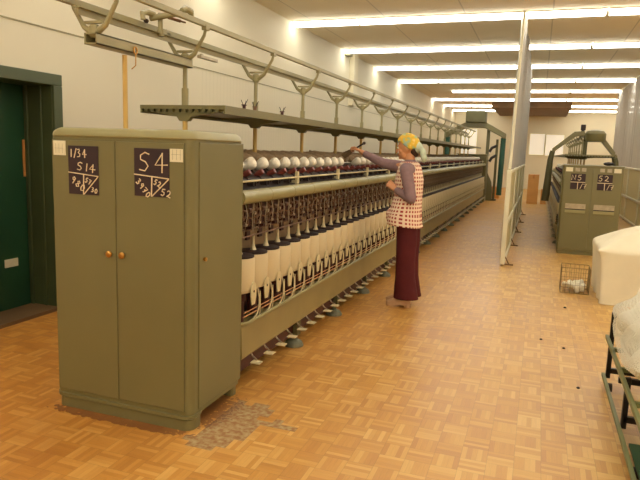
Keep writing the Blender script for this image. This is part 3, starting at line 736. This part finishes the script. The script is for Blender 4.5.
MB().tube([(.70, -.02, 1.75), (.55, -.05, 1.68), (.48, -.06, 1.55)], .045, 10).tube([(.70, -.02, 1.45), (.56, -.05, 1.36), (.50, -.06, 1.24)], .045, 10).build('blow_nozzle', M['black'], c1)
MB().box((.36, -.05, .0), (.46, .05, 2.33)).build('support_leg', M['olive_dark'], c1, 0, .01)
MB().prism([(.47, .9), (.62, .6), (.66, .3), (.66, .0), (.47, .0)], 'y', -.2, -.16).build('guard_plate', M['olive'], c1, 0)
c1.children[-1].name = 'guard_plate'
c2 = empty('travelling_cleaner', (.75, 12.0, 0), label='olive blower unit straddling the right-hand machine with a hose hanging each side', cat='blower')
MB().rings([(.15, 0, 1.80, .15, .2), (.15, 0, 1.83, .175, .22), (.15, 0, 1.94, .18, .22), (.15, 0, 1.99, .14, .18), (.15, 0, 2.01, .06, .1)], 24).build('fan_housing', M['olive'], c2)
MB().box((-.10, -.05, 2.0), (-.02, .05, 2.10)).cyl((-.06, 0, 1.95), (-.06, 0, 2.0), .03, n=10).build('motor_box', M['dark'], c2, 0, .01)
MB().prism([(-.04, 1.985), (-.20, 1.97), (-.55, 1.665), (-.55, 1.60), (-.52, 1.60), (-.17, 1.89), (.0, 1.90)], 'y', -.06, .06).build('left_arm', M['olive'], c2, 0, .008).name = 'duct_arm'
MB().prism([(.22, 1.92), (.30, 1.87), (.50, 1.62), (.49, 1.56), (.45, 1.57), (.24, 1.82), (.16, 1.84)], 'y', -.06, .06).build('duct_arm', M['olive'], c2, 0, .008)
MB().tube([(-.54, 0, 1.62), (-.57, 0, 1.45), (-.58, 0, 1.1), (-.60, 0, .70)], [.045, .05, .062, .068], 14).build('suction_hose', M['olive_dark'], c2)
MB().tube([(.48, 0, 1.58), (.52, 0, 1.45), (.55, 0, 1.1), (.57, 0, .70)], [.045, .05, .062, .068], 14).build('suction_hose', M['olive_dark'], c2)
bm = MB()
for i in range(6): bm.box((-.03+i*.004, -.03, 1.80-.002*i), (.03, .03, 1.86))
bm.cyl((0, 0, 1.55), (0, 0, 1.9), .035, n=12).build('mast', M['olive_dark'], c2)
# dark cloth lying on the right cabinet's top
cl = MB()
for i in range(3): cl.ell((.03*i, 0, .03), (.05, .05, .026+.006*(i % 2)), 12)
tag(remesh('folded_cloth', cl, M['black'], None, .008, 3), 'small dark bundle lying on top of the right cabinet', 'cloth'); bpy.data.objects['folded_cloth'].location = (.99, 10.5, 1.398)

# ------------------------------------------------------------------ partitions
def partition(x, y0, y1, label, clabel, phase=0, zt=1.31, slant=0.):
    root = empty('screen_fence', (x, y0, 0), label=label, cat='partition'); L_ = y1-y0
    npan = max(2, round(L_/2))
    for i in range(npan+1):
        yy = L_*i/npan; wd = .05 if i == 0 else .03
        MB().box((-.03, yy-wd, .03), (.03, yy+wd, zt-.02)).build('fence_post', M['white'], root, 0, .006)
        f = MB().box((-.02, -.02, 0), (.14, .02, .015)).cyl((.08, 0, .015), (.0, 0, .16), .008, n=8).build('stay_foot', M['panel'], root, 0, loc=(0, yy+.12, 0))
    MB().box((-.035, 0, zt-.04), (.035, L_, zt)).build('top_rail', M['white'], root, 0, .006)
    MB().box((-.028, 0, .56), (.028, L_, .62)).build('middle_rail', M['white'], root, 0, .006)
    MB().box((-.028, 0, .02), (.028, L_, .08)).build('bottom_rail', M['white'], root, 0, .006)
    MB().box((-.006, .02, .08), (.006, L_-.02, .56)).box((-.006, .02, .62), (.006, L_-.02, zt-.04)).build('screen_panel', M['screen_panel'], root, 0)
    # netting curtain, folds running vertically
    vs = []; fs = []; ny = int(L_*26); zs = [zt+.002, 1.9, 2.6, 3.2, H-.04]
    for i in range(ny+1):
        yy = .04 + (L_-.08)*i/ny
        a = .028*math.sin(i*.9+phase)*(.6+.4*math.sin(i*.13)) + .012*math.sin(i*2.3)
        for j, z in enumerate(zs): vs.append((a*(1+.3*j*.2), .04 + (L_-.08)*(1-(1-i/ny)*(1-slant*(z-zt)/(H-zt)/(L_-.08))) if slant else yy, z))
    m = len(zs)
    for i in range(ny):
        for j in range(m-1): fs.append((i*m+j, (i+1)*m+j, (i+1)*m+j+1, i*m+j+1))
    cur = empty('netting_curtain', (x, y0, zt+.006), label=clabel, cat='curtain')
    mb = MB().add([(v[0], v[1], v[2]-zt) for v in vs], fs)
    mb.build('netting', M['curtain'], cur, 80)
    MB().cyl((0, .03, 0), (0, .03+slant, H-zt-.03), .020, n=12).build('edge_pole', M['white'], cur)
    MB().box((-.02, slant, H-zt-.04), (.02, L_, H-zt-.008)).build('ceiling_track', M['white'], cur, 0)
    return root
partition(-.37, 8.56, 16.4, 'white low screen fence running down the middle of the hall', 'tall translucent grey netting curtain hung above the middle screen fence', slant=.8)
partition(2.12, 10.9, 20.8, 'white low screen fence right of the second machine', 'translucent grey netting curtain hung from ceiling at the right edge', 1.3)

# ------------------------------------------------------------------ boxes at the far end
def carton(x0, x1, y, dpt, h, label):
    t = empty('cardboard_box', ((x0+x1)/2, y, 0), label=label, cat='box', group='cardboard cartons standing at the far end'); hw = (x1-x0)/2
    MB().box((-hw, 0, 0), (hw, dpt, h)).build('carton_body', M['cardboard'], t, 0, .006)
    MB().box((-hw-.002, -.002, h-.01), (hw+.002, dpt+.002, h+.004)).box((-.03, -.004, h-.12), (.03, dpt, h+.006)).build('carton_flap', M['wood'], t, 0)
carton(-.30, .03, 20.6, .45, .93, 'tall narrow brown carton beside the aisle beyond the screen fence')
carton(.12, .55, 20.8, .45, .46, 'low brown carton right of the tall carton')
carton(-1.62, -1.26, 22.2, .45, .40, 'low brown carton by the foot of the far blower hose')
carton(-.92, -.52, 21.3, .45, .42, 'low brown carton farther back, left of the screen fence')

# ------------------------------------------------------------------ wire basket with waste yarn
bk = empty('wire_basket', (.335, 7.18, 0), label='square wire basket on the floor in front of the right cabinet', cat='basket')
w = MB(); bw, bd_, bh = .295, .30, .29
for z in (.008, .10, .19, bh):
    w.tube([(0, 0, z), (bw, 0, z), (bw, bd_, z), (0, bd_, z), (0, 0, z)], .004 if z in (.008, bh) else .0022, 6)
for i in range(7):
    t = i/6
    for p in (((bw*t, 0)), ((bw*t, bd_)), ((0, bd_*t)), ((bw, bd_*t))): w.cyl((p[0], p[1], .004), (p[0], p[1], bh), .0022, n=5)
    w.cyl((bw*t, 0, .006), (bw*t, bd_, .006), .0022, n=5)
w.build('wire_frame', M['wire'], bk)
fl = MB(); rnd = random.Random(3)
for i in range(40): fl.ell((rnd.uniform(.04, .255), rnd.uniform(.04, .26), rnd.uniform(.035, .11)), (rnd.uniform(.022, .036),)*3, 8)
o = remesh('waste_yarn', fl, M['fluff'], None, .009, 2); o.location = (.335, 7.18, 0); tag(o, 'heap of white waste yarn inside the wire basket', 'waste yarn', kind='stuff')

# ------------------------------------------------------------------ sheet draped over a bin
bn = empty('draped_bin', (.66, 6.78, 0), label='large bin draped in a cream sheet right of the wire basket', cat='bin')
MB().box((.06, .06, 0), (1.15, 1.05, .55)).build('bin_box', M['cardboard'], bn, 0)
vs = []; fs = []; NU, NV = 72, 14
def bin_ring(t):  # perimeter point of a 1.2 x 1.1 rounded rectangle
    x0, x1, y0, y1 = 0, 1.2, 0, 1.12
    per = 2*(x1-x0)+2*(y1-y0); s = t*per
    if s < x1-x0: return (x0+s, y0)
    s -= x1-x0
    if s < y1-y0: return (x1, y0+s)
    s -= y1-y0
    if s < x1-x0: return (x1-s, y1)
    s -= x1-x0
    return (x0, y1-s)
prof = [(.97, 0.004), (.97, .12), (.965, .30), (.97, .46), (.985, .53), (.97, .57), (.86, .60), (.72, .645), (.50, .725), (.25, .80), (.0, .83)]
for j, (sc_, z) in enumerate(prof):
    for i in range(NU):
        px, py = bin_ring(i/NU); cx_, cy_ = .62, .5
        fold = (.022*math.sin(i*1.25) + .012*math.sin(i*2.9+1))*(1-z/.9)
        sx = sc_ + fold
        x = cx_ + (px-cx_)*sx; y = cy_ + (py-cy_)*sx
        zz = z + (.015*math.sin(i*.7+j) if .58 < z < .84 else 0)
        if i in (0, NU-1, 1) and .55 < z < .66: x -= .05; y -= .03; 
        if 8 < i < 20 and .4 < z < .7: zz -= .05*math.sin((i-8)/12*math.pi)
        lean = .035*(z/.6) if z < .6 else .035
        vs.append((x - lean*(1 if px < .3 else 0) + .03, y, max(.004, zz)))
for j in range(len(prof)-1):
    for i in range(NU): fs.append((j*NU+i, j*NU+(i+1) % NU, (j+1)*NU+(i+1) % NU, (j+1)*NU+i))
sh = MB().add(vs, fs).build('draped_sheet', M['sheet'], bn, 60)
sd = sh.modifiers.new('sub', 'SUBSURF'); sd.levels = 1; sd.render_levels = 2

# ------------------------------------------------------------------ trolley bottom right
tr = empty('hand_trolley', (.52, 2.55, 0), label='green and black angle-iron trolley in the lower right corner', cat='trolley')
g = MB()
LT = 1.80; WT = .75
for x in (0, WT):
    g.box((x-.010, 0, .050), (x+.010, LT, .075)).box((x-.010, 0, .312), (x+.010, LT, .340))
g.build('side_rail', M['trolley_green'], tr, 0, .003)
for x in (0, WT):
    for y in (.02, .95, LT-.04):
        hh = .50 if y > 1.7 else .34
        MB().box((x-.014 if x else .012, y, .05), (x+.014 if x else .040, y+.03, hh)).build('upright', M['black'], tr, 0, .003)
for y in (.02, .95, 1.25, LT-.04): MB().box((.02, y, .085 if y != 1.25 else .20), (WT-.01, y+.028, .12 if y != 1.25 else .235)).build('cross_bar', M['black'], tr, 0, .003)
MB().box((.012, 1.12, .312), (WT-.012, 1.15, .336)).box((.012, 1.50, .312), (WT-.012, 1.53, .336)).box((.012, .60, .312), (WT-.012, .63, .336)).box((.35, .63, .312), (.38, 1.50, .335)).build('deck_bar', M['trolley_green'], tr, 0)
MB().box((.02, .05, .07), (WT-.02, .70, .085)).build('lower_deck', M['door_green'], tr, 0)
for x in (.03, WT-.03):
    for y in (.5, LT-.15): MB().cyl((x-.012, y, .028), (x+.012, y, .028), .028, n=16).build('wheel', M['dark'], tr)
for i, (z, m_, l_) in enumerate(((.086, 'olive_light', 'flat grey green box on the lower deck of the trolley'), (.136, 'red', 'flat red box on top of the grey green one in the trolley'))):
    tag(MB().box((.62, 3.14, z), (1.1, 3.40, z+.048)).build('flat_box', M[m_], None, 0, .003), l_, 'box')
# rolled tube
tag(MB().cyl((.60, 2.56, .381), (.60, 2.92, .381), .040, n=20).cyl((.60, 2.558, .381), (.60, 2.5605, .381), .030, n=16).build('paper_tube', M['cream'], None), 'cream rolled tube lying along the trolley deck', 'tube')
# white net sack
fl = MB(); rnd = random.Random(11)
for i in range(90):
    t = rnd.random(); x = rnd.uniform(.61, 1.22); y = rnd.uniform(3.10, 4.35); r = rnd.uniform(.08, .13); z = .345 + r*.85 + rnd.uniform(0, .30)*min(1, (x-.58)/.4)
    fl.ell((x, y, z), (r, r, r*.85), 10)
o = remesh('sack_fill', fl, M['fluff'], None, .02, 6)
sk = empty('net_sack', (.95, 3.8, .33), label='bulging white net sack of yarn waste piled on the trolley', cat='sack')
o.parent = sk; o.location = (-.95, -3.8, -.33)
hl = MB()
for i in range(30):
    a0 = i/30.
vs = []; fs = []; nu, nv = 40, 16
for j in range(nv+1):
    ph = math.pi*j/nv*.97
    for i in range(nu):
        th = 2*math.pi*i/nu; k = 1+.05*math.sin(5*th+j)+.04*math.sin(3*th+2*j)
        sg_ = lambda q: math.copysign(abs(q)**.6, q)
        vs.append((-.02+.43*k*math.sin(ph)**.7*sg_(math.cos(th)), -.08+.76*k*math.sin(ph)**.7*sg_(math.sin(th)), .24+.235*math.cos(ph)+.10*math.sin(ph)*math.cos(th)*(1 if math.cos(ph) > -.3 else 0)))
for j in range(nv):
    for i in range(nu): fs.append((j*nu+i, j*nu+(i+1) % nu, (j+1)*nu+(i+1) % nu, (j+1)*nu+i))
MB().add(vs, fs).build('net', M['net'], sk, 80)
for (sx_, sy_, lb_) in ((.30, 5.03, 'tiny dark scrap on the open floor left of the trolley end'), (.36, 4.17, 'tiny dark scrap on the floor close beside the trolley post'), (.13, 5.2, 'tiny dark sliver lying midway along the right aisle floor')): tag(MB().lathe([(.010, 0), (.013, .004), (.008, .010), (.002, .012)], 8).build('floor_scrap', M['dark'], None, loc=(sx_, sy_, 0)), lb_, 'scrap')
tag(MB().lathe([(.012, 0), (.016, .004), (.010, .012), (.002, .014)], 8).build('floor_scrap', M['dark'], None, loc=(.36, 6.45, 0)), 'tiny dark scrap lying on the floor below the basket', 'scrap')

# ------------------------------------------------------------------ the woman
wm = empty('person', (-1.14, 5.81, 0), label='woman in flowered headscarf and red-squared tabard reaching over the machine', cat='person')
def chain(mb, pts, rs, n=14):
    for i, (p, r) in enumerate(zip(pts, rs)):
        mb.ell(p, (r, r, r), 12)
        if i: mb.cyl(pts[i-1], p, rs[i-1], r, n)
    return mb
V = Vector
hc = V((-.065, 0, 1.545))    # head centre
hr = Matrix.Rotation(R_(-10), 4, 'Y')   # looking slightly down (towards -X)
def hp_(x, y, z): return hc + (hr @ V((x, y, z)))
shL, elL, wrL = V((-.03, -.175, 1.345)), V((.035, -.205, 1.075)), V((-.125, -.125, 1.145))
shR, elR, wrR = V((-.07, .16, 1.355)), V((-.345, .205, 1.385)), V((-.590, .235, 1.492))
bd = MB()
bd.ell(hp_(.01, 0, .02), (.092, .073, .095), 24, hr)
bd.ell(hp_(-.035, 0, -.045), (.052, .052, .065), 20, hr)           # jaw
bd.ell(hp_(-.078, 0, -.085), (.018, .020, .016), 12, hr)           # chin
bd.cyl(hp_(-.086, 0, .010), hp_(-.110, 0, -.022), .007, .012, 10).ell(hp_(-.106, 0, -.026), (.013, .012, .009), 10)   # nose
bd.ell(hp_(-.088, 0, -.050), (.009, .020, .006), 10).ell(hp_(-.086, 0, -.060), (.009, .017, .006), 10)   # lips
bd.ell(hp_(-.078, 0, .030), (.014, .042, .010), 10)                # brow ridge
for s in (1, -1):
    bd.ell(hp_(-.06, s*.040, -.022), (.022, .020, .020), 10)       # cheeks
    bd.ell(hp_(.010, s*.075, -.010), (.018, .008, .028), 10)       # ears
chain(bd, [V((-.02, 0, 1.36)), V((-.03, 0, 1.42)), hp_(.015, 0, -.06)], [.060, .048, .048])
chain(bd, [V((0, 0, .90)), V((0, 0, 1.0)), V((-.01, 0, 1.15)), V((-.02, 0, 1.30))], [.10, .095, .10, .09])
chain(bd, [V((-.02, 0, 1.31)), shL + V((.0, .03, 0)), elL, wrL], [.07, .048, .036, .025])
chain(bd, [V((-.03, 0, 1.31)), shR + V((0, -.03, 0)), elR, wrR], [.07, .048, .036, .025])
for s in (-1, 1): chain(bd, [V((.0, s*.07, .88)), V((.0, s*.075, .48)), V((.02, s*.075, .09)), V((-.02, s*.075, .05))], [.085, .055, .034, .03])
def hand(mb, wr, dirv, palm_n, side, curl, spread=.16):
    """palm and five fingers; dirv along fingers, palm_n out of the palm"""
    d = dirv.normalized(); n_ = (palm_n - d*palm_n.dot(d)).normalized(); a = d.cross(n_)*side
    for t in (-1, -.33, .33, 1):
        chain(mb, [wr + d*.012 + a*(t*.012), wr + d*.078 + a*(t*.026)], [.014, .0115], 8)
    ln = (.062, .072, .068, .052)
    for i, t in enumerate((1, .33, -.33, -1)):
        base = wr + d*.078 + a*(t*.026); cu = curl[i]; l = ln[i]; p = base; pts = [p]; dd = (d + a*(t*spread)).normalized(); ang = 0
        for k, fr in enumerate((.42, .32, .26)):
            ang += cu*(.6 if k == 0 else 1.); v = dd*math.cos(ang) + n_*math.sin(ang); p = p + v*(l*fr); pts.append(p)
        chain(mb, pts, [.0095, .0088, .0080, .0068], 8)
    b0 = wr + d*.022 + a*.018; p1 = b0 + (a*.8 + d*.45 + n_*.35).normalized()*.038; p2 = p1 + (a*.25 + d*.75 + n_*.6).normalized()*.030; p3 = p2 + (d*.7 + n_*.7 - a*.1).normalized()*.022
    chain(mb, [b0, p1, p2, p3], [.013, .0105, .0095, .0078], 8)
hand(bd, wrL, V((-.75, .25, .55)), V((.3, .5, -.6)), -1, (.35, .45, .5, .6))
hand(bd, wrR, V((-.86, .15, .42)), V((-.35, -.3, -.85)), 1, (.9, 1., 1., 1.1))
body = remesh('body', bd, M['skin'], wm, .0045, 3)
for s in (1, -1):
    e = MB().ell(hp_(-.0815, s*.030, .008), (.008, .012, .006), 12, hr).build('eye', M['white'], wm)
    MB().ell(hp_(-.0885, s*.031, .008), (.0025, .005, .005), 10, hr).build('iris', M['hair'], e)
    MB().tube([hp_(-.090, s*.014, .026), hp_(-.091, s*.030, .032), hp_(-.080, s*.048, .027)], .0032, 6).build('eyebrow', M['hair'], wm)
MB().ell(hp_(-.095, 0, -.050), (.004, .018, .004), 10).ell(hp_(-.093, 0, -.059), (.004, .015, .004), 10).build('lips', M['lip'], wm)
# hair at the nape and temple
hm = MB()
hm.ell(hp_(.062, 0, -.035), (.045, .060, .050), 16).ell(hp_(.075, 0, -.07), (.025, .04, .03), 12)
for s in (1, -1): hm.ell(hp_(.02, s*.066, .01), (.025, .014, .03), 12)
remesh('hair', hm, M['hair'], wm, .007, 3)
# headscarf: shell over crown, knotted at the nape
sc2 = MB(); vs = []; fs = []; nu, nv = 36, 14
for j in range(nv+1):
    for i in range(nu):
        th = 2*math.pi*i/nu; fwd = math.cos(th)     # 1 at the forehead
        phmax = R_(68) if fwd > .5 else R_(68 + 42*min(1, (.5-fwd)/.7))
        ph = phmax*j/nv; k = 1 + .02*math.sin(9*th) + .025*math.sin(4*ph+3*th)
        vs.append(hp_(.012 - .110*k*math.sin(ph)*math.cos(th)*-1*-1, .092*k*math.sin(ph)*math.sin(th), .018 + .116*k*math.cos(ph)))
for j in range(nv):
    for i in range(nu): fs.append((j*nu+i, j*nu+(i+1) % nu, (j+1)*nu+(i+1) % nu, (j+1)*nu+i))
so = MB().add(vs, fs).build('headscarf', M['scarf'], wm, 80)
sol = so.modifiers.new('t', 'SOLIDIFY'); sol.thickness = .006; sol.offset = 0
st = MB()
st.ell(hp_(.095, 0, -.01), (.045, .06, .06), 14)
chain(st, [hp_(.118, 0, .005), hp_(.135, -.01, -.03)], [.028, .024])
chain(st, [hp_(.12, -.02, .0), hp_(.150, -.035, -.06), hp_(.155, -.035, -.12), hp_(.150, -.03, -.155)], [.026, .030, .030, .014])
chain(st, [hp_(.12, .01, -.0), hp_(.140, .02, -.07), hp_(.140, .02, -.13)], [.022, .026, .014])
remesh('scarf_knot', st, M['scarf_tail'], wm, .007, 3)
# sweater sleeves and neck
sw = MB()
chain(sw, [V((-.02, -.08, 1.33)), shL, elL + V((.004, 0, .0)), wrL - (wrL-elL).normalized()*.02], [.075, .063, .052, .036])
chain(sw, [V((-.03, .08, 1.33)), shR + V((.0,-.02,0)), shR + V((-.07,.01,.0)), elR, wrR - (wrR-elR).normalized()*.055], [.078, .070, .064, .050, .036])
chain(sw, [V((-.02, 0, 1.20)), V((-.02, 0, 1.36)), V((-.03, 0, 1.405))], [.09, .08, .058])
remesh('sweater', sw, M['knit'], wm, .008, 4)
# tabard
tr_ = [(-.046, 0, .800, .165, .200), (-.052, 0, .85, .162, .197), (-.050, 0, .92, .154, .190), (-.040, 0, 1.00, .140, .175), (-.030, 0, 1.08, .135, .162), (-.030, 0, 1.16, .138, .166), (-.028, 0, 1.24, .136, .168), (-.028, 0, 1.31, .122, .160), (-.030, 0, 1.365, .108, .138), (-.032, 0, 1.395, .094, .118), (-.034, 0, 1.415, .075, .092)]
rs = []
for i in range(len(tr_)-1):
    for k in range(3):
        t = k/3.; p, q = tr_[i], tr_[i+1]; rs.append(tuple(p[j]+(q[j]-p[j])*t for j in range(5)) + (2.0 + .8*max(0, min(1, (1.15-p[2])/.3)),))
rs.append(tr_[-1][:5] + (2.0,))
tb = MB().rings(rs, 64, uv=True, cap=False)
vv = []
for (x, y, z) in tb.v:
    th = math.atan2(y, x+.04); low = max(0, (1.1-z)/.3)
    k = 1 + .022*low*math.sin(7*th) + .012*math.sin(3*th+z*9)
    zz = z + (-.018*math.cos(th) if z < .9 else 0)*1.0
    vv.append(((x+.04)*k-.04, y*k, zz))
tb.v = vv
to = tb.build('tabard', M['tunic'], wm, 80)
sol = to.modifiers.new('t', 'SOLIDIFY'); sol.thickness = .005
pk_ = MB().rings([(-.165, -.075, .84, .045, .062), (-.175, -.075, .87, .046, .066), (-.178, -.075, .93, .043, .064), (-.160, -.07, .965, .03, .055)], 28, uv=True)
tag(pk_.build('pocket', M['tunic'], to, 60), label='bulging front pocket')
# trousers
tm = MB()
for s in (-1, 1):
    tm.rings([(.018, s*.082, .085, .124, .088), (.013, s*.082, .13, .118, .086), (.0, s*.084, .30, .098, .084), (-.005, s*.084, .48, .094, .082), (-.005, s*.082, .66, .100, .088), (-.01, s*.075, .80, .102, .092), (-.01, s*.065, .90, .10, .09)], 28)
tm.rings([(-.01, 0, .76, .09, .12), (-.01, 0, .86, .105, .15), (-.01, 0, .98, .10, .14)], 28)
remesh('trousers', tm, M['trouser'], wm, .009, 4)
for s in (-1, 1):
    off = -.012 if s < 0 else -.05
    q = MB().rings([(-.045+off, s*.078, .022, .125, .042), (-.045+off, s*.078, .045, .122, .042), (-.02+off, s*.078, .075, .09, .038), (.02+off, s*.078, .10, .045, .034)], 24)
    q.rings([(.05+off, s*.078, .0, .032, .032), (.048+off, s*.078, .04, .038, .036)], 16)
    q.rings([(-.10+off, s*.078, 0, .065, .040), (-.095+off, s*.078, .024, .072, .042)], 20)
    q.build('shoe', M['shoe'], wm)
# duster in the reaching hand
hnd = wm.location + wrR + V((-.86, .15, .42)).normalized()*.085 + V((0, 0, -.012))
dax = V((.25, -.07, .145)).normalized()
ds = empty('duster', hnd, label='dark tapered grey brown duster held out in the reaching hand', cat='duster')
MB().tube([dax*.12, dax*.0, -dax*.05], [.010, .009, .009], 10).ell(dax*.13, (.016, .016, .016), 10).build('handle', M['dark'], ds)
k = []; rr = []
for i in range(14):
    t = i/13.; k.append(-dax*(.04+.27*t) + V((0, 0, -.015*t*t))); rr.append((.012+.022*math.sin(math.pi*min(1, t*1.15+.08)**.8))*(1 if i % 2 else .88))
MB().tube(k, rr, 12).build('bristle_head', M['duster'], ds)

# ------------------------------------------------------------------ camera, world, view
cam_d = bpy.data.cameras.new('camera'); cam = bpy.data.objects.new('camera', cam_d); COL.objects.link(cam)
Rm = Matrix(((0.9402257289, -0.0809151793, 0.3307995049), (0.3389375887, 0.1278719085, -0.9320783690), (0.0331193243, 0.9884844505, 0.1476536541)))
cam.matrix_world = Matrix.Translation((0, 0, 1.5)) @ Rm.to_4x4()
cam_d.sensor_fit = 'HORIZONTAL'; cam_d.sensor_width = 36; cam_d.lens = 605./640.*36; cam_d.clip_start = .05; cam_d.clip_end = 100
scene.camera = cam
wd = bpy.data.worlds.new('world'); scene.world = wd; wd.use_nodes = True
wd.node_tree.nodes['Background'].inputs[0].default_value = (1, .9, .7, 1); wd.node_tree.nodes['Background'].inputs[1].default_value = .3
vs_ = scene.view_settings; vs_.view_transform = 'Standard'; vs_.look = 'None'; vs_.gamma = 1; vs_.use_curve_mapping = False; vs_.exposure = 0.0
